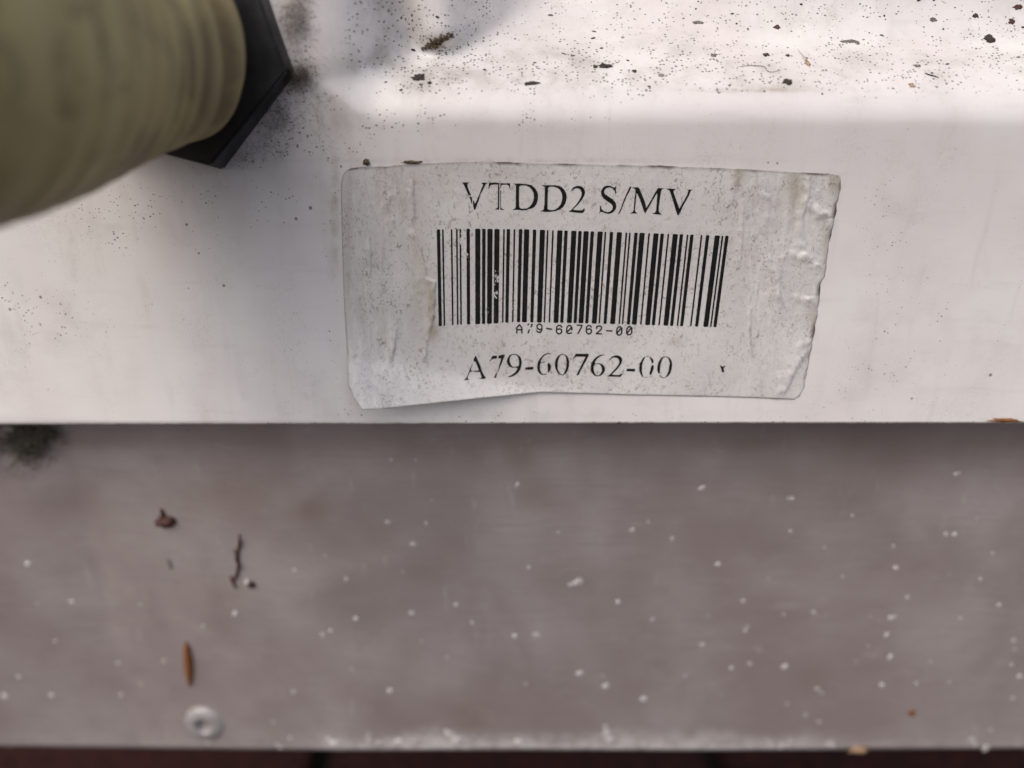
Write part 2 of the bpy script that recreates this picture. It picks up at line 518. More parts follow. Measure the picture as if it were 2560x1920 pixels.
CREASES = [  # polyline, half width px, height mm
    ([(1033, 568), (1050, 618), (1066, 695), (1086, 705), (1082, 790), (1066, 863), (1062, 912)], 7, .16),
    ([(992, 814), (984, 863), (980, 908)], 7, .22), ([(922, 593), (926, 640), (929, 700)], 6, .14),
    ([(1029, 445), (1033, 500), (1037, 556)], 7, .12), ([(1140, 450), (1158, 505), (1176, 565)], 8, .10),
    ([(978, 474), (970, 515), (990, 560)], 8, .12), ([(1006, 900), (1012, 930), (1020, 960)], 6, .12),
    ([(1845, 433), (1836, 480), (1829, 515)], 7, .16), ([(1860, 511), (1855, 610), (1847, 663)], 5, .16),
    ([(1935, 659), (1948, 700), (1948, 741), (1962, 775)], 9, .32), ([(1878, 753), (1874, 831), (1882, 888)], 5, .20),
    ([(2028, 458), (2005, 544), (2013, 601)], 9, .30), ([(2034, 508), (2058, 530), (2079, 544)], 11, .45),
    ([(1994, 632), (2015, 638), (2036, 652)], 10, .42), ([(2003, 741), (2022, 747), (2040, 744)], 7, .40),
    ([(2018, 872), (1985, 930), (1955, 992)], 13, .30), ([(1968, 620), (1958, 665)], 6, .15),
    ([(1480, 440), (1487, 520), (1483, 600)], 10, .05), ([(1895, 470), (1925, 500), (1920, 560)], 9, .12),
    ([(1365, 815), (1360, 870), (1372, 940)], 9, .05), ([(935, 1010), (900, 960), (880, 900)], 16, .18),
]
def seg_d(px, py, a, b):
    dx, dy = b[0] - a[0], b[1] - a[1]
    t = ((px - a[0]) * dx + (py - a[1]) * dy) / (dx * dx + dy * dy)
    t = max(0, min(1, t)); cx, cy = a[0] + t * dx, a[1] + t * dy
    return math.hypot(px - cx, py - cy), dx * (py - a[1]) - dy * (px - a[0])
CB = []
for pl, wd, ht in CREASES:
    xs_ = [p[0] for p in pl]; ys_ = [p[1] for p in pl]
    CB.append((min(xs_) - 45, max(xs_) + 45, min(ys_) - 45, max(ys_) + 45))
def label_h(u, v):
    """height of the paper above the panel, metres"""
    h = .00012
    for (pl, wd, ht), bb in zip(CREASES, CB):
        if bb[0] < u < bb[1] and bb[2] < v < bb[3]:
            best = (1e9, 0)
            for a, b in zip(pl, pl[1:]):
                q = seg_d(u, v, a, b)
                if q[0] < best[0]: best = q
            side = 1 if best[1] > 0 else -1
            d = best[0] * side + 3.5 * N(u, v, 1, .05) + 1.5 * N(u, v, 1.5, .17)
            ends = min(math.hypot(u - pl[0][0], v - pl[0][1]), math.hypot(u - pl[-1][0], v - pl[-1][1]))
            am = smooth(-4, 22, ends) * (.75 + .6 * N(u, v, 6, .04))
            if best[0] > wd * 3.2: am *= max(0, 1 - (best[0] - wd * 3.2) / 12)
            # steep lip on one side, long fall on the other
            pr = math.exp(-(d / (wd * 1.9)) ** 2) if d > 0 else math.exp(-(d / (wd * .38)) ** 2)
            h += ht * (.0025 if u < 1100 else .0014) * am * pr
    # lower left corner has come unstuck and curls outwards
    t = ((u - 861) * 82 - 508 * (v - 892)) / math.hypot(508, 82)
    d = -t - 4 + 8 * N(u, v, 5, .008)
    if d > -70:
        s = (d + math.sqrt(d * d + 300)) * .5 - 1.0553
        s = max(0, s)
        h += s * .000060
    # small crinkles
    c = smooth(1820, 1900, u) * (1 - smooth(700, 900, v)) * .5 + .30
    h += .000055 * c * (N(u, v, 2, .045) + .6 * N(u, v, 4, .11))
    h += .00012 * N(u, v, 8, .007)
    return max(h, .00006)
NU, NV = 420, 210
lv, lf, lg, ly, le, lsd = [], [], [], [], [], []
c00, c10, c01, c11 = TP[0], TP[-1], BT[0], BT[-1]
YB = [(1990, 470, 24, 55, .55), (2062, 610, 14, 60, .35), (1846, 440, 16, 24, .7), (1045, 700, 24, 130, .25), (1078, 760, 8, 60, .6),
      (1690, 855, 22, 18, .3), (1085, 830, 16, 18, .5), (870, 620, 8, 160, .30), (1060, 720, 26, 70, .25), (2030, 790, 20, 40, .35), (2085, 460, 14, 30, .6)]
GB = [(975, 500, 30, 60, .6), (1040, 470, 18, 50, .55), (1110, 440, 25, 30, .3), (925, 650, 18, 70, .35), (1250, 440, 90, 30, .35), (900, 760, 40, 120, .2), (1085, 790, 10, 70, .55),
      (1245, 850, 22, 40, .45), (1375, 880, 14, 50, .3), (1890, 560, 70, 90, .25), (1100, 640, 60, 140, .15), (1255, 910, 20, 25, .4), (960, 880, 30, 60, .25), (1060, 890, 12, 60, .5), (1700, 420, 300, 10, .3)]
for j in range(NV + 1):
    q = j / NV
    L_, R_ = fl(q), fr(q)
    for i in range(NU + 1):
        p = i / NU
        T_, B_ = ft(p), fb(p)
        u = (1 - q) * T_[0] + q * B_[0] + (1 - p) * L_[0] + p * R_[0] - ((1 - p) * (1 - q) * c00[0] + p * (1 - q) * c10[0] + (1 - p) * q * c01[0] + p * q * c11[0])
        v = (1 - q) * T_[1] + q * B_[1] + (1 - p) * L_[1] + p * R_[1] - ((1 - p) * (1 - q) * c00[1] + p * (1 - q) * c10[1] + (1 - p) * q * c01[1] + p * q * c11[1])
        # nibbled edges
        if i == NU: u += 2.5 * N(0, v, 9, .05) + 1.2 * N(0, v, 9, .2)
        if j == 0: v += 1.2 * N(u, 0, 9, .05)
        lv.append(PP(u, v, label_h(u, v)))
        lsd.append(max((1 - smooth(960, 1100, u)), smooth(1830, 1900, u)))
        lg.append(min(1, sum(s * blob(u, v, a, b, c, d) for a, b, c, d, s in GB)))
        ly.append(min(1, sum(s * blob(u, v, a, b, c, d) for a, b, c, d, s in YB)))
        e = 0
        et = v - (1 - p) * 0 - ft(p)[1]
        if et < 9: e = max(e, (1 - et / 9) * (.35 + .9 * smooth(-.1, .35, N(u, 0, 12, .013))))
        er = fr(q)[0] - u
        if er < 12: e = max(e, (1 - er / 12) * (.25 + .9 * smooth(-.1, .3, N(0, v, 13, .02))))
        el = u - fl(q)[0]
        if el < 5: e = max(e, (1 - el / 5) * .45)
        eb = fb(p)[1] - v
        if eb < 4: e = max(e, (1 - eb / 4) * .6)
        le.append(min(1, e))
W1 = NU + 1
lf = [(j * W1 + i, (j + 1) * W1 + i, (j + 1) * W1 + i + 1, j * W1 + i + 1) for j in range(NV) for i in range(NU)]
# give the sheet its thickness: a rim going back towards the panel
rim = [i for i in range(W1)] + [j * W1 + NU for j in range(1, NV + 1)] + [NV * W1 + i for i in range(NU - 1, -1, -1)] + [j * W1 for j in range(NV - 1, 0, -1)]
b0 = len(lv)
for k in rim:
    p = lv[k]; lv.append(Vector((p.x, min(p.y + .00011, front_bow(p.x, p.z) - .00001), p.z))); lg.append(.6); ly.append(.5); le.append(.9); lsd.append(0)
for k in range(len(rim)):
    k2 = (k + 1) % len(rim)
    lf.append((rim[k], rim[k2], b0 + k2, b0 + k))
LORG = P(1480, 700)
st = empty('paper_label', LORG)
tag(st, 'worn white paper sticker with barcode and black code numbers stuck on the white housing', 'sticker')
mesh_obj('paper', lv, lf, M_PAPER, st, True, {'grime': lg, 'yellow': ly, 'edge': le, 'side': lsd})

# ------------------------------------------------------------------ printing on the label
EPS = .000035
def inside(poly, x, y):
    c = False; n = len(poly); j = n - 1
    for i in range(n):
        xi, yi = poly[i]; xj, yj = poly[j]
        if (yi > y) != (yj > y) and x < (xj - xi) * (y - yi) / (yj - yi) + xi: c = not c
        j = i
    return c
def print_mesh(shapes, grid=5.0):
    """shapes: list of (outer, [holes]) in photograph pixels -> verts, faces, (u,v)"""
    V, F, UV = [], [], []
    for outer, holes in shapes:
        pts = [Vector(p) for p in outer]; edges = [(i, (i + 1) % len(outer)) for i in range(len(outer))]
        for h in holes:
            o = len(pts); pts += [Vector(p) for p in h]
            edges += [(o + i, o + (i + 1) % len(h)) for i in range(len(h))]
        x0 = min(p[0] for p in outer); x1 = max(p[0] for p in outer); y0 = min(p[1] for p in outer); y1 = max(p[1] for p in outer)
        yy = y0 + grid * .5
        while yy < y1:
            xx = x0 + grid * .5
            while xx < x1:
                if inside(outer, xx, yy) and not any(inside(h, xx, yy) for h in holes): pts.append(Vector((xx, yy)))
                xx += grid
            yy += grid
        r = geometry.delaunay_2d_cdt(pts, edges, [], 0, 1e-5)
        vo, fo = r[0], r[2]
        off = len(V)
        for p in vo:
            UV.append((p.x, p.y)); V.append(PP(p.x, p.y, label_h(p.x, p.y) + EPS))
        for f in fo:
            cx = sum(vo[k].x for k in f) / len(f); cy = sum(vo[k].y for k in f) / len(f)
            if inside(outer, cx, cy) and not any(inside(h, cx, cy) for h in holes):
                a, b, c = [vo[k] for k in f[:3]]
                if (b - a).cross(c - a) < 0: f = f[::-1]
                F.append([off + k for k in f][::-1])
    return V, F, UV
WEAR = [(1165, 470, 20, 30, .35), (1196, 505, 12, 12, .3), (1178, 545, 16, 10, .3), (1160, 490, 14, 30, .5), (1240, 730, 10, 60, .9), (1222, 790, 14, 30, .9), (1240, 700, 8, 30, .8), (1281, 760, 6, 70, .8),
        (1165, 640, 14, 70, .6), (1150, 600, 12, 40, .8), (1190, 655, 10, 14, .4), (1275, 710, 6, 12, .5), (1315, 770, 14, 14, .6), (1165, 765, 10, 12, .5), (1510, 745, 10, 12, .35), (1260, 895, 20, 20, .3), (1240, 900, 14, 30, .4),
        (1765, 600, 8, 20, .5), (1715, 505, 10, 14, .3), (1372, 920, 12, 12, .4), (1340, 905, 10, 12, .4), (1400, 820, 8, 8, .3), (1357, 700, 5, 90, .45), (1325, 510, 8, 40, .35), (1330, 480, 6, 30, .3)]
def add_print(name, V, F, UV, mat):
    wr = [min(1, sum(s * blob(u, v, a, b, c, d) for a, b, c, d, s in WEAR)) for u, v in UV]
    return mesh_obj(name, V, F, mat, st, True, {'wear': wr})
def zoomed(ox, oy, s, polys):
    return [([(ox + x / s, oy + y / s) for x, y in outer], [[(ox + x / s, oy + y / s) for x, y in h] for h in holes]) for outer, holes in polys]
T1 = [
 ([(130,158),(340,162),(290,190),(292,270),(330,370),(375,470),(375,485),(315,485),(270,385),(240,320),(200,225),(165,180)], []),
 ([(325,515),(385,515),(405,560),(402,700),(385,690),(365,600)], []),
 ([(425,610),(445,620),(480,700),(530,590),(600,430),(640,310),(685,215),(640,182),(660,165),(800,172),(740,210),(700,300),(660,385),(620,450),(575,600),(540,700),(485,840),(455,850),(430,760)], []),
 ([(830,170),(1000,160),(1090,180),(1085,830),(1080,845),(960,838),(1030,810),(1050,780),(1055,215),(960,210),(880,225),(850,260),(830,320),(815,320)], []),
 ([(1115,175),(1200,185),(1360,180),(1362,300),(1350,310),(1320,240),(1280,215),(1180,215),(1140,235),(1125,290),(1115,290)], []),
 ([(1110,350),(1130,380),(1128,780),(1155,815),(1210,840),(1200,848),(1115,848),(1112,600)], []),
 ([(1420,190),(1600,188),(1770,202),(1900,230),(1985,300),(2045,400),(2062,480),(2058,600),(2020,710),(1960,785),(1880,825),(1800,835),(1795,858),(1640,862),(1560,850),(1415,850),(1490,810),(1500,780),(1505,240),(1490,215)],
  [[(1590,260),(1650,235),(1760,240),(1850,280),(1910,350),(1950,440),(1958,540),(1940,630),(1900,710),(1850,770),(1800,800),(1780,815),(1640,822),(1595,790),(1585,700),(1585,500)]])]
T2 = [
 ([(140,232),(300,228),(480,230),(620,260),(700,330),(750,410),(772,500),(765,600),(735,700),(680,780),(600,840),(490,885),(400,895),(280,905),(190,895),(105,878),(180,860),(195,820),(210,700),(220,400),(222,270)],
  [[(310,295),(350,268),(450,268),(540,300),(600,350),(645,430),(662,520),(650,620),(620,710),(560,790),(470,850),(400,858),(320,850),(290,820),(292,600),(300,400)]]),
 ([(880,400),(890,350),(930,290),(1000,255),(1070,243),(1150,262),(1210,320),(1235,400),(1215,490),(1150,600),(1080,690),(1000,770),(930,845),(1050,860),(1160,860),(1200,820),(1235,822),(1210,890),(1180,928),(1050,925),(825,900),(900,840),(1000,730),(1080,620),(1140,500),(1148,420),(1120,350),(1070,310),(1000,308),(940,335),(900,370)], []),
 ([(2020,260),(2010,330),(2015,430),(1995,450),(1970,370),(1920,310),(1850,285),(1780,300),(1730,340),(1710,400),(1740,460),(1830,520),(1930,590),(2000,670),(2022,760),(2000,840),(1940,910),(1850,950),(1780,945),(1700,920),(1630,900),(1590,940),(1605,880),(1605,740),(1640,770),(1650,830),(1700,880),(1790,908),(1860,895),(1920,840),(1930,760),(1890,700),(1800,640),(1700,570),(1645,490),(1632,400),(1660,320),(1720,260),(1790,238),(1870,245),(1930,280),(1975,290),(2000,270)], [])]
T3 = [
 ([(450,262),(475,258),(482,290),(460,340),(380,490),(300,680),(230,850),(190,940),(145,950),(180,900),(220,810),(300,590),(380,410),(430,300)], []),
 ([(490,280),(560,285),(650,282),(690,310),(760,480),(830,660),(862,800),(900,740),(990,590),(1080,420),(1150,310),(1180,300),(1330,315),(1260,330),(1235,380),(1215,500),(1180,750),(1175,880),(1200,930),(1260,970),(1120,965),(1000,940),(1080,920),(1105,880),(1120,700),(1140,450),(1125,440),(1040,580),(950,740),(880,860),(835,945),(800,880),(740,700),(680,540),(620,420),(605,560),(575,860),(590,905),(650,942),(440,942),(520,905),(542,860),(565,600),(590,400),(582,330),(540,305)], []),
 ([(1345,315),(1500,320),(1610,325),(1555,365),(1545,400),(1590,530),(1650,700),(1695,820),(1760,700),(1830,580),(1890,470),(1920,370),(1880,340),(2030,340),(1975,380),(1930,500),(1860,620),(1780,760),(1740,860),(1690,960),(1665,1000),(1640,970),(1600,850),(1540,650),(1480,450),(1440,360)], [])]
sh = zoomed(1140, 440, 10.055, T1) + zoomed(1340, 440, 10.055, T2) + zoomed(1530, 440, 10.055, T3)
add_print('title_lettering', *print_mesh(sh), M_INK)
C1 = [
 ([(435,210),(455,240),(500,350),(560,480),(600,620),(650,730),(720,825),(680,855),(535,858),(600,810),(560,700),(550,660),(370,655),(370,630),(520,620),(480,500),(430,380),(400,370),(380,395),(375,330),(400,260)], []),
 ([(340,405),(345,470),(305,560),(300,625),(340,630),(340,655),(270,665),(240,740),(210,830),(240,870),(300,878),(90,895),(140,860),(190,800),(240,670),(280,560),(325,470)], []),
 ([(890,215),(1020,212),(1022,290),(930,300),(870,320),(835,375),(820,350),(860,300),(875,250)], []),
 ([(1060,215),(1130,190),(1240,180),(1220,260),(1170,380),(1120,500),(1080,590),(1050,690),(1042,690),(1055,600),(1090,450),(1140,290),(1060,290)], []),
 ([(1010,650),(1020,740),(990,830),(935,832),(975,740)], []),
 ([(1490,162),(1570,172),(1650,225),(1695,290),(1708,400),(1695,500),(1660,610),(1600,690),(1500,765),(1400,800),(1305,795),(1400,758),(1490,700),(1550,640),(1590,555),(1530,542),(1440,545),(1370,515),(1310,450),(1290,370),(1310,290),(1360,210),(1430,170)],
  [[(1500,185),(1570,205),(1610,270),(1630,350),(1630,450),(1610,510),(1570,495),(1540,520),(1460,515),(1420,480),(1385,410),(1370,320),(1385,250),(1430,195)]]),
 ([(1800,540),(1900,525),(2030,518),(2028,590),(1920,600),(1805,600)], [])]
C2 = [
 ([(525,155),(515,170),(430,165),(350,205),(290,270),(255,340),(238,400),(300,380),(350,380),(350,395),(270,405),(225,440),(218,560),(235,640),(280,710),(340,725),(385,705),(405,720),(360,742),(270,745),(200,700),(155,630),(138,540),(150,440),(170,370),(220,290),(280,220),(340,170),(440,135)], []),
 ([(455,400),(500,440),(528,510),(515,590),(480,650),(445,695),(438,600),(425,470)], []),
 ([(850,165),(910,180),(970,220),(1010,290),(1030,380),(1025,500),(990,620),(940,700),(880,745),(850,760),(780,740),(700,680),(650,580),(630,480),(635,370),(670,280),(730,210),(790,175)],
  [[(840,187),(900,197),(940,260),(955,360),(950,500),(930,600),(890,690),(858,738),(790,720),(740,660),(710,560),(712,400),(740,290),(790,200)]]),
 ([(1210,155),(1570,160),(1565,210),(1500,340),(1430,470),(1350,620),(1300,740),(1225,765),(1240,720),(1300,600),(1380,440),(1450,300),(1480,240),(1230,238),(1180,265),(1140,310),(1132,290),(1190,200)], []),
 ([(2025,195),(1940,205),(1870,240),(1800,300),(1750,370),(1735,430),(1830,420),(1920,430),(1990,490),(2022,560),(2010,640),(1960,720),(1890,770),(1810,785),(1730,765),(1660,700),(1620,600),(1625,480),(1660,380),(1720,300),(1800,230),(1900,185),(1960,178)],
  [[(1750,450),(1830,440),(1880,460),(1925,540),(1935,620),(1900,710),(1840,760),(1780,755),(1730,700),(1705,600),(1708,500)]])]
C3 = [
 ([(145,350),(155,310),(200,250),(280,210),(360,200),(440,220),(495,280),(505,350),(480,430),(420,520),(350,600),(270,680),(210,735),(300,745),(430,742),(470,710),(515,710),(485,760),(440,800),(300,795),(85,785),(160,730),(260,630),(340,540),(400,450),(425,380),(400,310),(350,270),(270,262),(210,290),(160,340)], []),
 ([(630,570),(860,575),(860,648),(625,645)], []),
 ([(1150,235),(1110,310),(1070,400),(1055,500),(1050,620),(1060,700),(1085,790),(1075,810),(1020,750),(985,660),(970,560),(985,440),(1030,350),(1080,270)], []),
 ([(1250,240),(1320,270),(1365,330),(1370,400),(1345,430),(1310,390),(1290,320)], []),
 ([(1310,480),(1375,470),(1375,570),(1340,670),(1300,740),(1270,745),(1250,700),(1285,600)], []),
 ([(1165,222),(1240,225),(1240,242),(1165,238)], []), ([(1100,803),(1180,806),(1180,818),(1100,815)], []),
 ([(1700,232),(1760,240),(1820,280),(1865,350),(1885,450),(1870,580),(1840,680),(1790,760),(1720,810),(1640,832),(1580,820),(1530,765),(1555,750),(1600,800),(1650,820),(1700,800),(1750,720),(1790,620),(1800,500),(1820,440),(1800,350),(1770,280),(1720,252),(1680,250),(1620,300),(1590,380),(1560,480),(1550,600),(1538,710),(1490,690),(1470,600),(1480,480),(1510,380),(1560,300),(1620,250)], [])]
sh = zoomed(1150, 870, 11.06, C1) + zoomed(1330, 870, 11.06, C2) + zoomed(1510, 870, 11.06, C3)
add_print('number_lettering', *print_mesh(sh), M_INK2)

def strokes(lines, hw):
    """union of thick polylines (photograph pixels)"""
    pts, edges = [], []
    for pl in lines:
        for a, b in zip(pl, pl[1:]):
            dx, dy = b[0] - a[0], b[1] - a[1]; ang = math.atan2(dy, dx)
            o = len(pts); n = 0
            for c, s0 in ((b, -math.pi / 2), (a, math.pi / 2)):
                for k in range(5):
                    t = ang + s0 + k / 4 * math.pi
                    pts.append(Vector((c[0] + hw * math.cos(t), c[1] + hw * math.sin(t)))); n += 1
            edges += [(o + i, o + (i + 1) % n) for i in range(n)]
    r = geometry.delaunay_2d_cdt(pts, edges, [], 0, 1e-4)
    vo, fo = r[0], r[2]
    V, F, UV = [], [], []
    for p in vo: UV.append((p.x, p.y)); V.append(PP(p.x, p.y, label_h(p.x, p.y) + EPS))
    for f in fo:
        cx = sum(vo[k].x for k in f) / 3; cy = sum(vo[k].y for k in f) / 3
        if any(seg_d(cx, cy, a, b)[0] < hw for pl in lines for a, b in zip(pl, pl[1:])):
            a, b, c = [vo[k] for k in f[:3]]
            if (b - a).cross(c - a) < 0: f = f[::-1]
            F.append(list(f)[::-1])
    return V, F, UV
G1 = [[(165,455),(165,270),(255,160),(340,270),(340,455)], [(165,335),(340,335)], [(550,172),(575,140)], [(665,150),(698,165),(655,240)], [(600,340),(568,400),(562,448)],
      [(855,375),(905,425),(980,425),(1030,360),(1035,200),(985,145),(910,145),(860,200),(880,300),(950,325),(1025,320)], [(1190,290),(1375,318)],
      [(1720,245),(1670,185),(1600,185),(1545,240),(1535,420),(1590,475),(1660,475),(1720,420),(1710,340),(1650,300),(1560,330)],
      [(2070,345),(2065,250),(2020,195),(1950,195),(1900,250),(1885,420),(1940,470),(2055,445)], [(2050,260),(1930,390)]]
G2 = [[(180,175),(340,180),(335,225),(205,470)], [(665,250),(630,195),(550,195),(500,250),(495,420),(550,480),(620,475),(670,420),(665,340),(610,300),(520,330)],
      [(850,290),(860,230),(920,205),(990,210),(1030,265),(990,340),(840,475),(1020,480)], [(1190,370),(1380,380)],
      [(1560,290),(1610,240),(1680,240),(1725,290),(1715,460),(1660,520),(1590,520),(1540,460),(1560,290)], [(1690,290),(1570,440)],
      [(1905,290),(1955,235),(2025,235),(2070,290),(2060,450),(2010,510),(1930,510),(1885,450),(1905,290)], [(2030,290),(1920,440)]]
gl = [[(1280 + x / 13.825, 800 + y / 13.825) for x, y in l] for l in G1] + [[(1430 + x / 13.825, 800 + y / 13.825) for x, y in l] for l in G2]
V, F, UV = [], [], []
# letters far apart: do each stroke group in clusters so the triangulation stays small
clusters = []
for l in gl:
    cx = sum(p[0] for p in l) / len(l)
    for c in clusters:
        if abs(c[0] - cx) < 12: c[1].append(l); break
    else: clusters.append([cx, [l]])
for cx, ls in clusters:
    a, b, c = strokes(ls, 1.75)
    o = len(V); V += a; UV += c; F += [[o + k for k in f] for f in b]
add_print('small_code_lettering', V, F, UV, M_INK)
# small ink mark
add_print('ink_mark', *print_mesh([([(1799, 912), (1806, 917), (1815, 913), (1809, 921), (1811, 929), (1805, 931), (1803, 922)], [])]), M_INK2)

# bar pattern: widths of bars and gaps in modules, left to right
PAT = {103: '211412', 33: '111323', 23: '312131', 25: '321122', 13: '122132', 22: '223112', 16: '123122', 18: '223211', 70: '112412'}
seq = [103, 33, 23, 25, 13, 22, 16, 23, 22, 18, 13, 16, 16, 70]
pat = ''.join(PAT[s] for s in seq) + '2331112'
total = sum(map(int, pat))
def interp(tab, x):
    for a, b in zip(tab, tab[1:]):
        if x <= b[0]: return a[1] + (b[1] - a[1]) * (x - a[0]) / (b[0] - a[0])
    return tab[-1][1]
TOPY = [(0, 573.5), (.12, 571.5), (.3, 573), (.5, 577.5), (.7, 582), (1, 589.5)]
BOTY = [(0, 816), (.1, 811.5), (.2, 809), (.27, 805.5), (.33, 806), (.5, 808), (.7, 811.5), (.85, 815), (1, 818)]
V, F, UV = [], [], []
pos = 0
bk = empty  # bars are separate sub-parts of one printed block
bars_parent = None
bar_specs = []
for k, ch in enumerate(pat):
    wd = int(ch)
    if k % 2 == 0: bar_specs.append((pos / total, (pos + wd) / total))
    pos += wd
V, F, UV = [], [], []
for f0, f1 in bar_specs:
    f0 += .0006; f1 += .0004
    nr = 40; nc = 2 if f1 - f0 < .01 else 4
    o = len(V)
    for j in range(nr + 1):
        q = j / nr
        for i in range(nc + 1):
            f = f0 + (f1 - f0) * i / nc
            ut = 1091.3 + f * (1821.5 - 1091.3); ub = 1096.2 + f * (1790.9 - 1096.2)
            vt = interp(TOPY, f); vb = interp(BOTY, f)
            jit = .35 * N(f * 900, q * 60, 0, 1)
            u = ut + (ub - ut) * q + (jit if i in (0, nc) else 0); v = vt + (vb - vt) * q
            if j in (0, nr) and i in (0, nc): v += 1.2 if j == 0 else -1.6
            UV.append((u, v)); V.append(PP(u, v, label_h(u, v) + EPS))
    for j in range(nr):
        for i in range(nc):
            a = o + j * (nc + 1) + i
            F.append((a, a + nc + 1, a + nc + 2, a + 1))
add_print('barcode', V, F, UV, M_INK)

# ------------------------------------------------------------------ hose and hexagonal collar
hz = empty('corrugated_hose', NUTC)
tag(hz, 'thick olive ribbed hose coming out of a black hexagonal collar, top left', 'hose')
bm = bmesh.new()
HN = .0040
p1, p2 = PP(712, 180, HN), PP(531, 412, HN)
edge = (p2 - p1); edge.y = 0; Rn = edge.length
ax = Vector((0, -1, 0))
mid = (p1 + p2) / 2
inn = edge.cross(ax).normalized()
if inn.dot(NUTC - mid) < 0: inn = -inn
cen = mid + inn * (Rn * math.sqrt(3) / 2)
a0 = math.atan2(p1.z - cen.z, p1.x - cen.x)
def ring(r, y, n=6, c=cen): return [bm.verts.new((c.x + r * math.cos(a0 + k * math.tau / n), y, c.z + r * math.sin(a0 + k * math.tau / n))) for k in range(n)]
YN = front_bow(cen.x, cen.z)
A = ring(Rn * 1.07, YN + .002); B = ring(Rn, YN - HN)
n = 6
for k in range(6):
    bm.faces.new((A[k], A[(k + 1) % 6], B[(k + 1) % 6], B[k]))
bm.faces.new(B)
bm.faces.new(A[::-1])
bmesh.ops.recalc_face_normals(bm, faces=bm.faces[:])
bmesh.ops.bevel(bm, geom=bm.edges[:], offset=.0004, segments=2, affect='EDGES')
bm_obj('hex_collar', bm, M_BLACK, hz, False)

def PD(u, v, z): return CAMP + ray(u, v) * z
ctrl = [(418, 96, .1262, .0150), (396, 98, .1245, .0160), (368, 104, .1225, .0161), (330, 108, .120, .0163), (190, 112, .111, .0182), (40, 102, .101, .0206), (-160, 80, .090, .0224), (-420, 50, .080, .0236), (-760, 0, .074, .0240)]
pts = [(PD(u, v, z), r) for u, v, z, r in ctrl]
def cat(p0, p1, p2, p3, t):
    return .5 * ((2 * p1) + (-p0 + p2) * t + (2 * p0 - 5 * p1 + 4 * p2 - p3) * t * t + (-p0 + 3 * p1 - 3 * p2 + p3) * t ** 3)
path = []
for i in range(len(pts) - 1):
    q = [pts[max(0, i - 1)], pts[i], pts[i + 1], pts[min(len(pts) - 1, i + 2)]]
    for k in range(28):
        t = k / 28
        path.append((cat(*[a[0] for a in q], t), cat(*[a[1] for a in q], t)))
hv, hf, hr = [], [], []
arc = 0; NS = 96
for i, (p, r) in enumerate(path):
    if i: arc += (p - path[i - 1][0]).length
    t = (path[min(i + 1, len(path) - 1)][0] - path[max(i - 1, 0)][0]).normalized()
    n1 = t.cross(Vector((0, 0, 1))).normalized(); n2 = n1.cross(t)
    for k in range(NS):
        a = k / NS * math.tau
        c = math.sin((arc + .0016 * math.sin(a + .5) + .0011 * N(arc * 120, math.cos(a), math.sin(a))) / .0052 * math.tau)
        rr = r * (1 + .010 * c * smooth(0, .004, arc) * (.6 + .8 * abs(N(arc * 90, 3)))) * (1 + .012 * N(math.cos(a), math.sin(a), arc * 60, 1.5))
        hv.append(p + (n1 * math.cos(a) + n2 * math.sin(a)) * rr); hr.append(.5 + .5 * c)
for i in range(len(path) - 1):
    for k in range(NS):
        hf.append((i * NS + k, i * NS + (k + 1) % NS, (i + 1) * NS + (k + 1) % NS, (i + 1) * NS + k))
hf.append(list(range(NS))[::-1]); hf.append([(len(path) - 1) * NS + k for k in range(NS)])
mesh_obj('sleeve', hv, hf, M_HOSE, hz, True, {'rib': hr})

# ------------------------------------------------------------------ lower metal plate
YP0 = .0115
def plate_y(x, z):
    return YP0 + .00035 * N(x, z, 0, 9) + (.95 * min(.1, max(0, -.005 - x)) ** 2) + .0011 * math.sin((x - .02) / .10 * math.pi) * smooth(-.03, .05, x)  # bow and wave added to vary the light across the plate
def PL(u, v, lift=0.0):
    y = YP0
    for _ in range(5):
        p = P(u, v, y); y = plate_y(p.x, p.z) - lift
    return P(u, v, y)
pl = empty('metal_plate', PL(1280, 1874))
tag(pl, 'grey painted metal plate spotted with white lime specks below the housing', 'metal plate')
PZ0 = PL(1280, 1873).z; PZ1 = Z_BOT + .03
pxs = axis(-.25, .25, -.15, .15, .0012, .01); pzs = axis(PZ0, PZ1, -9, 9, .0012, .01)
STB = [(785, 1275, 50, 35, .55), (1300, 1150, 50, 45, .5), (1340, 1240, 60, 40, .4), (590, 1230, 130, 60, .3), (1130, 1390, 70, 60, .2), (930, 1330, 80, 120, .3), (1050, 1435, 45, 22, .35), (1400, 1430, 90, 40, .25),
       (1180, 1790, 70, 50, .35), (2030, 1690, 60, 40, .25), (2000, 1200, 150, 100, .25), (560, 1480, 120, 30, .2), (230, 1100, 300, 22, .2), (2300, 1130, 400, 50, .3), (1500, 1100, 1500, 30, .35)]
pv, ps, pm = [], [], []
dzp = {}
for x in pxs:
    u = 1280.0
    for _ in range(4):
        vv = interp([(0, 1866), (860, 1877), (1280, 1875), (1700, 1877), (2560, 1872)], max(0, min(2560, u)))
        p = PL(u, vv); u += (x - p.x) / (p - CAMP).dot(FWD) * FPX
    dzp[x] = p.z - PZ0
for z0 in pzs:
    for x in pxs:
        z = z0 + dzp[x] * (1 - smooth(0, .03, z - PZ0))
        pv.append((x, plate_y(x, z), z)); u, v = px_of((x, plate_y(x, z), z))
        ps.append(min(1, sum(s * blob(u, v, a, b, c, d) for a, b, c, d, s in STB)))
        e = 1876 - v + 22 * N(u, 0, 1, .006) + 10 * N(u, 0, 2, .03)
        k = smooth(760, 880, u) * (1 - smooth(1900, 2150, u)) * .9 + .25
        pm.append(max(0, 1 - e / 55) * k if e > 0 else k)
n_ = len(pxs)
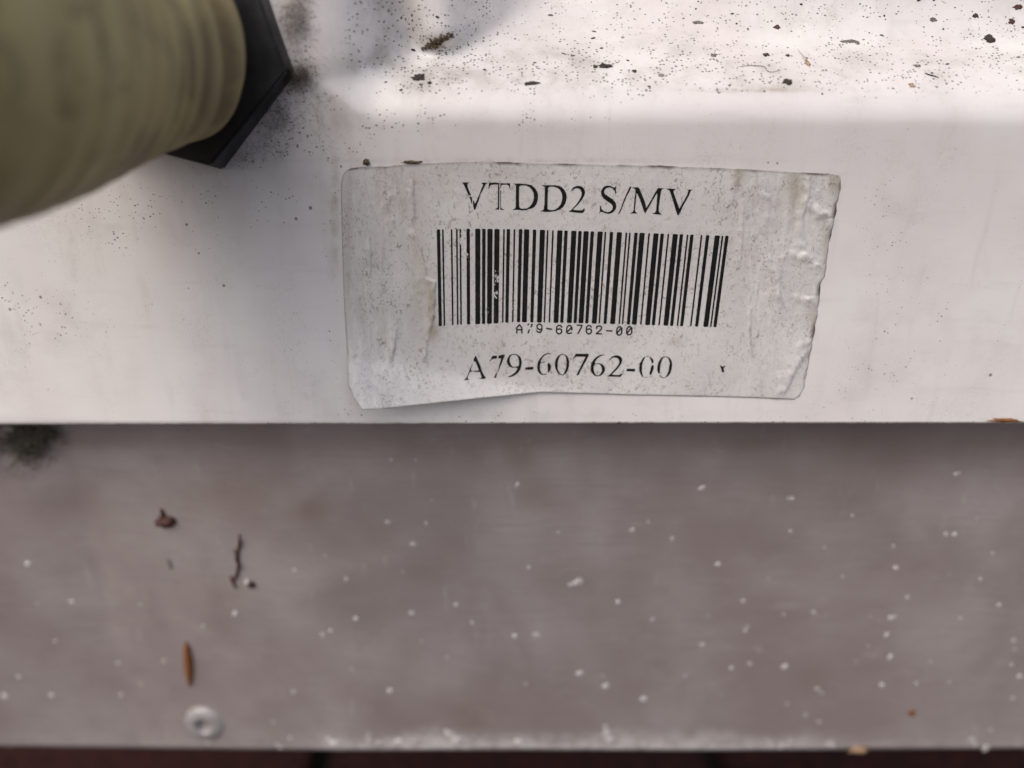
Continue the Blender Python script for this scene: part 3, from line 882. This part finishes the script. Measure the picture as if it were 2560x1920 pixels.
pf = [(j * n_ + i, j * n_ + i + 1, (j + 1) * n_ + i + 1, (j + 1) * n_ + i) for j in range(len(pzs) - 1) for i in range(n_ - 1)]
b0 = len(pv)
for x in pxs: pv.append((x, plate_y(x, PZ0) + .0011, PZ0 + dzp[x])); ps.append(.2); pm.append(.5)
for i in range(n_ - 1): pf.append((b0 + i, b0 + i + 1, i + 1, i))
b1 = len(pv)
for x in pxs: pv.append((x, plate_y(x, PZ1) + .006, PZ1)); ps.append(.2); pm.append(.0)
for i in range(n_ - 1): pf.append((b1 + i, b1 + i + 1, b0 + i + 1, b0 + i))
mesh_obj('sheet', pv, pf, M_PLATE, pl, True, {'stain': ps, 'lime': pm})

# pop rivet: domed flange with a sunken core
rc = PL(513, 1806)
def lathe(prof, c, n=40):
    bm = bmesh.new(); prev = None
    for r, y in prof:
        cur = [bm.verts.new((c.x + r * math.cos(k / n * math.tau), c.y + y, c.z + r * math.sin(k / n * math.tau))) for k in range(n)]
        if prev:
            for k in range(n): bm.faces.new((prev[k], prev[(k + 1) % n], cur[(k + 1) % n], cur[k]))
        prev = cur
    bm.faces.new(prev)
    bmesh.ops.recalc_face_normals(bm, faces=bm.faces[:])
    return bm
RR = .0055
prof = [(RR, .0006), (RR, -.0004), (RR * .96, -.0008), (RR * .85, -.0012), (RR * .66, -.0015), (RR * .46, -.0016), (RR * .40, -.0014), (RR * .35, -.0006), (RR * .33, .0006), (RR * .28, .0008)]
rv = bm_obj('rivet', lathe(prof, rc), M_RIVET, pl, True)
core = bm_obj('rivet_core', lathe([(RR * .27, .0008), (RR * .20, .0002), (RR * .12, -.0001), (RR * .02, -.0002)], rc, 20), M_DARKIN, rv, True)

# lime specks
def lump_mesh(seed, flat=.22, name='mineral_speck', mat=M_LIME, n=10):
    rnd = random.Random(seed); bm = bmesh.new()
    bmesh.ops.create_icosphere(bm, subdivisions=2, radius=1.0)
    for v in bm.verts:
        k = 1 + .42 * N(v.co.x, v.co.y, seed * 3.1 + v.co.z, 1.5)
        v.co = Vector((v.co.x * k, v.co.y * k * flat, v.co.z * k))
    me = bpy.data.meshes.new(name); bm.to_mesh(me); bm.free(); me.materials.append(mat)
    me.polygons.foreach_set('use_smooth', [True] * len(me.polygons))
    return me
M_LIME2 = mat_simple('thin_lime_deposit', (.36, .335, .325), (.55, .52, .50), 1500, .7, .00004, 3000)
spm = [lump_mesh(i, .22 if i % 2 else .12, mat=M_LIME if i % 2 else M_LIME2) for i in range(6)]
SP = [(838,1128,6),(920,1130,4),(893,1176,6),(1118,1046,5),(1114,1052,4),(932,1080,2),(898,994,4),(845,993,3),(1206,1150,5),(1142,1226,4),(1366,1145,7),(1400,1127,3),(1452,1164,6),(1516,1054,7),(1703,1077,5),(1711,1077,5),(1708,1148,7),(1841,1114,4),(1782,1183,5),(1551,1219,6),
 (1232,1263,8),(1242,1260,7),(1252,1256,8),(1335,1300,6),(1410,1339,6),(1605,1298,5),(1758,1323,6),(1693,1327,3),(1930,1180,5),(1935,1227,6),(2044,1154,5),(2062,1154,5),(2145,1196,5),(2117,1251,4),(2072,1022,4),(2064,1024,4),(1880,1332,3),(1923,1335,5),(1931,1333,5),(1915,1371,5),(2075,1336,5),(2158,1307,5),
 (1518,1393,6),(1610,1362,5),(1615,1354,5),(1580,1443,5),(1620,1434,5),(1695,1440,6),(1766,1488,6),(1775,1497,3),(1850,1430,3),(1923,1419,6),(2010,1429,5),(1980,1476,4),(2190,1383,5),(2192,1402,3),(2185,1436,4),(2202,1461,5),(2188,1508,6),(1112,1374,7),(1160,1372,7),(1252,1454,6),(1302,1460,4),(1308,1482,6),(1136,1478,4),(1390,1510,7),(1411,1448,3),
 (985,1306,6),(890,1325,7),(769,1336,6),(748,1251,6),(636,1231,4),(702,1199,3),(508,1325,8),(635,1495,7),(842,1492,7),(697,1372,7),(714,1362,6),(304,1305,5),(155,1300,5),(80,1304,4),(255,1432,5),(305,1478,5),(112,1502,6),(262,1502,6),(10,1504,7),(355,1428,6),(40,1462,4),(400,1413,5),(60,1218,7),(870,1235,3),(1960,1290,5),(1770,1560,5),(1905,1480,5),(2100,1600,9),(2106,1610,5),(2130,1617,10),(2140,1577,4),(1540,1570,3),(1740,1545,4),(300,1180,2),(120,1385,4),(440,1352,4),(1020,1345,3),(1060,1290,2),(965,1420,3),(1450,1275,2),(1530,1330,2),(1660,1250,3),(1820,1245,3),(1990,1060,2),(2110,1120,2),(1640,1405,3),(1480,1460,3),(1875,1395,3),(2050,1475,3),(1560,1500,3),(1700,1520,3),(560,1420,3),(590,1560,3),(760,1445,3),(910,1385,2),
 (712,1600,12),(722,1607,10),(733,1606,9),(862,1603,9),(893,1603,9),(966,1583,8),(976,1590,10),(985,1600,12),(993,1596,8),(1120,1603,8),(1308,1571,6),(1311,1582,7),(1304,1590,7),(1316,1598,7),(1793,1605,8),(1800,1611,7),(1788,1608,5)]
SC = 2560 / 2212
for k, (u, v, s) in enumerate(SP):
    o = bpy.data.objects.new('mineral_speck', spm[k % 6]); COL.objects.link(o)
    p = PL(u * SC, v * SC); o.parent = pl; o.location = p - pl.location
    r = s * SC * (p - CAMP).dot(FWD) / FPX
    r *= random.uniform(.75, 1.1)
    o.scale = (r * random.uniform(.8, 1.2), r, r * random.uniform(.85, 1.4)); o.rotation_euler = (0, random.uniform(-1.2, 1.2), 0)
# crumbly lime crust along the bottom edge
cv, cf = [], []
ico = bmesh.new(); bmesh.ops.create_icosphere(ico, subdivisions=1, radius=1.0)
icv = [v.co.copy() for v in ico.verts]; icf = [[v.index for v in f.verts] for f in ico.faces]; ico.free()
for k in range(330):
    u = random.uniform(760, 2250) if random.random() < .85 else random.uniform(0, 2560)
    dens = .5 + .9 * N(u, 0, 6, .009)
    up = abs(random.gauss(0, 1)) * max(2, 20 * dens)
    p = PL(u, 1870 - up); r = random.uniform(.00012, .0005) * max(.3, dens)
    o = len(cv); ph = random.random() * 9
    for q in icv: cv.append(p + Vector((q.x * r * 1.3, q.y * r * .5, q.z * r)) * (1 + .4 * N(q.x, q.y, ph, 1.4)))
    cf += [[o + i for i in f] for f in icf]
cr = mesh_obj('lime_crust', cv, cf, M_LIME, pl, True); cr['kind'] = 'stuff'

# ------------------------------------------------------------------ loose bits
def frame_for(nrm):
    zax = nrm.normalized(); xax = Vector((1, 0, 0)); xax = (xax - zax * xax.dot(zax)).normalized(); yax = zax.cross(xax)
    return xax, yax, zax
def flake(name, pos, nrm, sx, sy, ang, mat, seed, thick=.25, label=None, cat=None, group=None):
    """irregular lump: half sizes sx, sy along the surface"""
    xax, yax, zax = frame_for(nrm)
    bm = bmesh.new(); bmesh.ops.create_icosphere(bm, subdivisions=3, radius=1.0)
    ca, sa = math.cos(ang), math.sin(ang); vs = []
    for v in bm.verts:
        c = v.co; k = 1 + .75 * N(c.x, c.y, seed + c.z, 1.7) + .55 * N(c.x, c.y, seed + 5 + c.z, 4.4)
        x, y, z = c.x * sx * k, c.y * sy * k, (c.z * k * .9 + .35) * min(sx, sy) * thick * 2
        vs.append(pos + xax * (x * ca - y * sa) + yax * (x * sa + y * ca) + zax * z)
    bm.verts.index_update(); fs = [[v.index for v in f.verts] for f in bm.faces]; bm.free()
    o = mesh_obj(name, vs, fs, mat, None, True, None, pos)
    if label: tag(o, label, cat, group)
    return o
def pxm(p): return (p - CAMP).dot(FWD) / FPX      # metres per photograph pixel at p
FL = [  # u, v, half width px, half height px, material, label
 (1049, 194, 17, 7, M_SOOT, 'jagged black soot flake at the left of the ledge, below the caked brown dirt'),
 (1326, 209, 21, 5, M_SOOT, 'long thin black flake lying on the ledge above the letters of the label'),
 (1514, 165, 17, 6, M_SOOT, 'black notched flake on the ledge with a small crumb at its left'),
 (1488, 166, 6, 4, M_SOOT, 'small black crumb touching the left end of the notched flake'),
 (1969, 205, 11, 6, M_SOOT, 'glossy black pointed grain on the ledge above the right end of the label'),
 (2473, 98, 15, 7, M_SOOT, 'largest dark oval grain near the right edge of the ledge'),
 (2437, 40, 8, 4, M_SOOT, 'small dark grain above the largest oval grain at the top right'),
 (2546, 18, 12, 5, M_DKBROWN, 'brown oval grain in the top right corner of the ledge'),
 (2123, 103, 17, 4, M_SOOT2, 'long grey flake in the bright middle of the ledge at the right'),
 (2143, 107, 6, 4, M_SOOT2, 'grey crumb at the right end of the long grey flake'),
 (1915, 137, 9, 4, M_SOOT, 'dark oval crumb right of the centre of the ledge, beside a smaller crumb'),
 (1969, 139, 5, 3, M_SOOT, 'smaller dark crumb right of the dark oval crumb'),
 (1943, 68, 9, 5, M_DKBROWN, 'reddish brown crumb high on the ledge with a short stalk'),
 (1745, 57, 14, 4, M_SOOT2, 'blurred grey flake high on the ledge above the label'),
 (2333, 50, 8, 5, M_MOSS, 'greenish dark crumb high on the ledge at the right'),
 (2293, 165, 9, 4, M_SOOT2, 'small ragged dark crumb above the short curved hair'),
 (2280, 214, 8, 5, M_TAN, 'tan seed low on the ledge at the right'),
 (2018, 157, 6, 9, M_TAN, 'pale tan husk with a thin whisker on the bright ledge'),
 (1783, 138, 8, 4, M_SOOT2, 'dark grey crumb on the ledge left of the wavy hair'),
 (2530, 55, 9, 5, M_DKBROWN, 'brown crumb near the right edge below the corner grain'),
 (1074, 207, 5, 4, M_SOOT, 'tiny black crumb just right below the jagged soot flake'),
 (1003, 225, 4, 3, M_SOOT, 'tiny black crumb left below the jagged soot flake'),
 (1586, 178, 6, 4, M_SOOT, 'small round dark crumb right of the notched flake'),
]
for k, (u, v, a, b, mt, lab) in enumerate(FL):
    p, nr = on_panel(u, v); s = pxm(p)
    fs_ = abs(nr.dot(ray(u, v).normalized())); fs_ = max(.35, fs_)
    flake({'M': 'flake'}.get('M') if a > 12 else 'crumb', p, nr, a * s * .9, b * s * .85 / fs_, random.uniform(-.15, .15), mt, k * 3.7, .10, lab, 'debris', 'dark bits lying on the sooty ledge')

# fine loose grit all over the ledge: nobody could count it
cv, cf = [], []
def grit(p, nr, r, elong=1.6):
    xax, yax, zax = frame_for(nr); o = len(cv); ph = random.random() * 50
    an = random.uniform(-.5, .5); ca, sa = math.cos(an), math.sin(an)
    for q in icv:
        k = 1 + .6 * N(q.x, q.y, ph + q.z, 1.7)
        x, y, z = q.x * r * elong * k, q.y * r * k, (q.z * .35 + .2) * r
        cv.append(p + xax * (x * ca - y * sa) + yax * (x * sa + y * ca) + zax * z)
    cf.extend([[o + i for i in f] for f in icf])
for k in range(1000):
    u = random.uniform(930, 2560); v = random.uniform(-5, 235)
    if N(u, v, 20, .006) < random.uniform(-.5, .35): continue
    p, nr = on_panel(u, v)
    r = pxm(p) * min(3.2, random.paretovariate(2.9) * .8)
    grit(p, nr, r, random.uniform(1, 2.4))
o = mesh_obj('soot_grit', cv, cf, M_SOOT, None, False); tag(o, 'fine black soot grit scattered over the white ledge above the label', 'grit', kind='stuff')

def thread(name, pts, r, mat, label=None, cat=None, parent=None, taper=True, group=None, origin=None):
    vs, fs = [], []; n = 6
    P3 = [Vector(p) for p in pts]; sm = []
    for i in range(len(P3) - 1):
        q = [P3[max(0, i - 1)], P3[i], P3[i + 1], P3[min(len(P3) - 1, i + 2)]]
        for k in range(8): sm.append(cat_(q, k / 8))
    sm.append(P3[-1])
    for i, p in enumerate(sm):
        t = (sm[min(i + 1, len(sm) - 1)] - sm[max(i - 1, 0)]).normalized()
        a = t.cross(Vector((0, 1, .01))).normalized(); b = a.cross(t)
        rr = r * ((.35 + .65 * math.sin(math.pi * (i + .5) / (len(sm)))) if taper else 1)
        for k in range(n): vs.append(p + (a * math.cos(k / n * math.tau) + b * math.sin(k / n * math.tau)) * rr)
    for i in range(len(sm) - 1):
        for k in range(n): fs.append((i * n + k, i * n + (k + 1) % n, (i + 1) * n + (k + 1) % n, (i + 1) * n + k))
    fs.append(list(range(n))[::-1]); fs.append([(len(sm) - 1) * n + k for k in range(n)])
    o = mesh_obj(name, vs, fs, mat, parent, True, None, origin or sm[0])
    if label: tag(o, label, cat, group)
    return o
def cat_(q, t): return cat(q[0], q[1], q[2], q[3], t)
def on_p(u, v, lift=.0001):
    p, nr = on_panel(u, v); return p + nr * lift
thread('hair', [on_p(u, v) for u, v in ((1842, 169), (1870, 165), (1908, 167), (1918, 178), (1930, 181), (1952, 176))], .00006, M_SOOT2, 'thin wavy grey hair on the ledge above the right end of the label', 'hair')
thread('hair', [on_p(u, v) for u, v in ((2311, 184), (2322, 188), (2334, 191), (2346, 195))], .00012, M_SOOT, 'short curved dark hair on the ledge at the right', 'hair')
thread('whisker', [on_p(u, v, .0003) for u, v in ((1993, 126), (2004, 140), (2014, 150), (2019, 160))], .00006, M_TAN, 'pale thin whisker beside the tan husk on the bright ledge', 'plant fibre')

# brown husk caught on the bottom lip at the right
p = PP(2512, 1050, .0006)
flake('husk', p, Vector((0, -1, 0)), 30 * pxm(p), 4.5 * pxm(p), -.03, M_BROWN, 61, .5, 'orange brown husk caught on the lower rim of the housing at the right', 'husk')
# label corner dirt streak
p = PP(1030, 405, .0002)
flake('dirt_streak', p, Vector((0, -1, 0)), 26 * pxm(p), 3 * pxm(p), 0, M_FOAM, 77, .3, 'brown dirt streak along the upper edge of the paper label', 'dirt')
p = PP(916, 404, .0001)
flake('dirt_clump', p, Vector((0, -1, 0)), 7 * pxm(p), 7 * pxm(p), 0, M_FOAM, 83, .3, 'small brown dirt clump above the upper left corner of the label', 'dirt')

# ---- on the plate
def on_pl(u, v, lift=0.0): return PL(u, v, lift)
p = on_pl(418, 1302); s = pxm(p)
flake('dirt_clod', p, Vector((0, -1, 0)), 22 * s, 15 * s, .1, M_DKBROWN, 12.0, .5, 'dark brown clod of dirt on the left of the metal plate', 'dirt')
flake('dirt_clod', on_pl(408, 1284), Vector((0, -1, 0)), 5 * s, 12 * s, .1, M_DKBROWN, 15.0, .7, 'small pointed brown chip on top of the dark clod of dirt', 'dirt')
flake('dirt_crumb', on_pl(425, 1410), Vector((0, -1, 0)), 4 * s, 13 * s, .1, M_SOOT2, 18.0, .4, 'faint grey sliver of dirt below the dark clod', 'dirt')
spg = empty('dry_sprig', on_pl(590, 1400)); tag(spg, 'dark reddish dry moss sprig hooked at its lower end on the plate', 'sprig')
thread('stem', [on_pl(u, v, .0004) for u, v in ((598, 1336), (597, 1360), (593, 1390), (595, 1415), (590, 1440), (580, 1452), (576, 1440))], .00038, M_DKBROWN, parent=spg)
thread('root', [on_pl(u, v, .0004) for u, v in ((578, 1442), (582, 1458), (592, 1472))], .00028, M_DKBROWN, parent=spg)
for (a, b, c, d) in ((593, 1392, 585, 1372), (595, 1410, 588, 1392), (597, 1375, 603, 1350), (594, 1428, 602, 1412)):
    thread('leaflet', [on_pl(a, b, .0004), on_pl((a + c) / 2 - 1, (b + d) / 2, .0007), on_pl(c, d, .0010)], .00022, M_DKBROWN, parent=spg)
p = on_pl(628, 1460)
flake('dirt_crumb', p, Vector((0, -1, 0)), 9 * s, 8 * s, .1, M_DKBROWN, 22.0, .6, 'round brown crumb right of the hooked end of the sprig', 'dirt')
flake('lime_crumb', on_pl(617, 1455), Vector((0, -1, 0)), 6 * s, 6 * s, .1, M_LIME, 23.0, .5, 'white crumb touching the round brown crumb by the sprig', 'lime crumb')
# brown spruce scale / seed husk, a slim folded boat
hv, hf = [], []
ax_ = [(464, 1606), (466, 1625), (470, 1655), (473, 1690), (474, 1716)]
wd = [.5, 6, 10, 7.5, .5]
prof_n = 7; rows = 25
for i in range(rows):
    t = i / (rows - 1) * 4; k = min(3, int(t)); f = t - k
    cu = ax_[k][0] * (1 - f) + ax_[k + 1][0] * f; cv_ = ax_[k][1] * (1 - f) + ax_[k + 1][1] * f; ww = max(.5, 10.5 * math.sin(math.pi * (.03 + .94 * i / (rows - 1))) ** .8)
    for j in range(prof_n):
        q = j / (prof_n - 1) * 2 - 1
        hv.append(on_pl(cu + q * ww, cv_, .0004 + .0011 * (1 - abs(q)) * ww / 10.5))
for i in range(rows - 1):
    for j in range(prof_n - 1): hf.append((i * prof_n + j, (i + 1) * prof_n + j, (i + 1) * prof_n + j + 1, i * prof_n + j + 1))
nb = len(hv)
for q in range(nb): hv.append(hv[q] + Vector((0, .0003, 0)))
for i in range(rows - 1):
    for j in range(prof_n - 1): hf.append((nb + i * prof_n + j, nb + i * prof_n + j + 1, nb + (i + 1) * prof_n + j + 1, nb + (i + 1) * prof_n + j))
for i in range(rows - 1):
    for j in (0, prof_n - 1): hf.append((i * prof_n + j, (i + 1) * prof_n + j, nb + (i + 1) * prof_n + j, nb + i * prof_n + j))
o = mesh_obj('seed_husk', hv, hf, M_BROWN, None, True, None, on_pl(470, 1660)); tag(o, 'slim orange brown seed husk standing upright on the plate above the rivet', 'seed husk')
p = on_pl(2145, 1874, .0002)
flake('rust_clump', p, Vector((0, -1, 0)), 22 * pxm(p), 9 * pxm(p), 0, mat_simple('rusty_dirt', (.22, .12, .05), (.42, .30, .20), 1500, .8), 31, .4, 'small rusty brown clump on the bottom edge of the plate at the right', 'rust')
for u, v, a, b, lab in ((2279, 1782, 8, 9, 'rusty orange fleck on the lower right of the plate'),):
    p = on_pl(u, v); flake('rust_fleck', p, Vector((0, -1, 0)), a * pxm(p), b * pxm(p), 0, M_BROWN, 33, .12, lab, 'rust')

# moss tuft under the rim at the far left: short crossing fibres and grains
def fibres(place, n, center, spread, length, r, mat, yv, bend=1.0, clump=1.0):
    vs, fs = [], []
    for k in range(n):
        cu = center[0] + random.gauss(0, 1) * spread[0]; cv2 = center[1] + random.gauss(0, 1) * spread[1]
        if clump and N(cu, cv2, 3, .03) < random.uniform(-.45, .25): continue
        an = random.uniform(0, math.tau); prev = None
        y = yv() ; du = math.cos(an); dv = math.sin(an)
        Ls = length * random.uniform(.4, 1.3); o = len(vs); c = random.uniform(-1, 1) * bend
        for i in range(5):
            t = i / 4
            pp = place(cu + du * Ls * t + -dv * c * Ls * t * t, cv2 + dv * Ls * t + du * c * Ls * t * t, y + .0006 * math.sin(t * math.pi) * length / 14)
            s2 = r * (1 - .6 * t)
            vs += [pp + Vector((s2, 0, -s2 * .5)), pp + Vector((-s2, 0, -s2 * .5)), pp + Vector((0, -s2 * .6, s2))]
        for i in range(4):
            for q in range(3):
                fs.append((o + i * 3 + q, o + i * 3 + (q + 1) % 3, o + (i + 1) * 3 + (q + 1) % 3, o + (i + 1) * 3 + q))
    return vs, fs
random.seed(11)
vs, fs = fibres(PL, 2600, (70, 1092), (34, 26), 9, .00012, M_MOSS, lambda: random.uniform(.0001, .0026))
vs2, fs2 = fibres(PL, 500, (20, 1100), (45, 40), 12, .00008, M_MOSS, lambda: random.uniform(.0001, .0016))
o0 = len(vs); vs += vs2; fs += [[o0 + i for i in f] for f in fs2]
o = mesh_obj('moss_tuft', vs, fs, M_MOSS, None, False, None, PL(70, 1092)); tag(o, 'dark green brown tuft of moss under the housing rim at the far left', 'moss')
# dusty cobweb fluff round the collar
vs, fs = [], []
for c, s_, n_f in (((742, 192), (24, 18), 500), ((690, 285), (30, 36), 330), ((738, 45), (22, 45), 420), ((620, 375), (40, 18), 120), ((780, 250), (26, 50), 90)):
    a, b = fibres(PP, n_f, c, s_, 15, .000028, M_FLUFF, lambda: random.uniform(.0001, .0012), 1.4, 0)
    o0 = len(vs); vs += a; fs += [[o0 + i for i in f] for f in b]
o = mesh_obj('dust_fluff', vs, fs, M_FLUFF, None, False, None, P(742, 192)); tag(o, 'grey brown fuzz of dust and cobweb round the black collar', 'dust', kind='stuff')
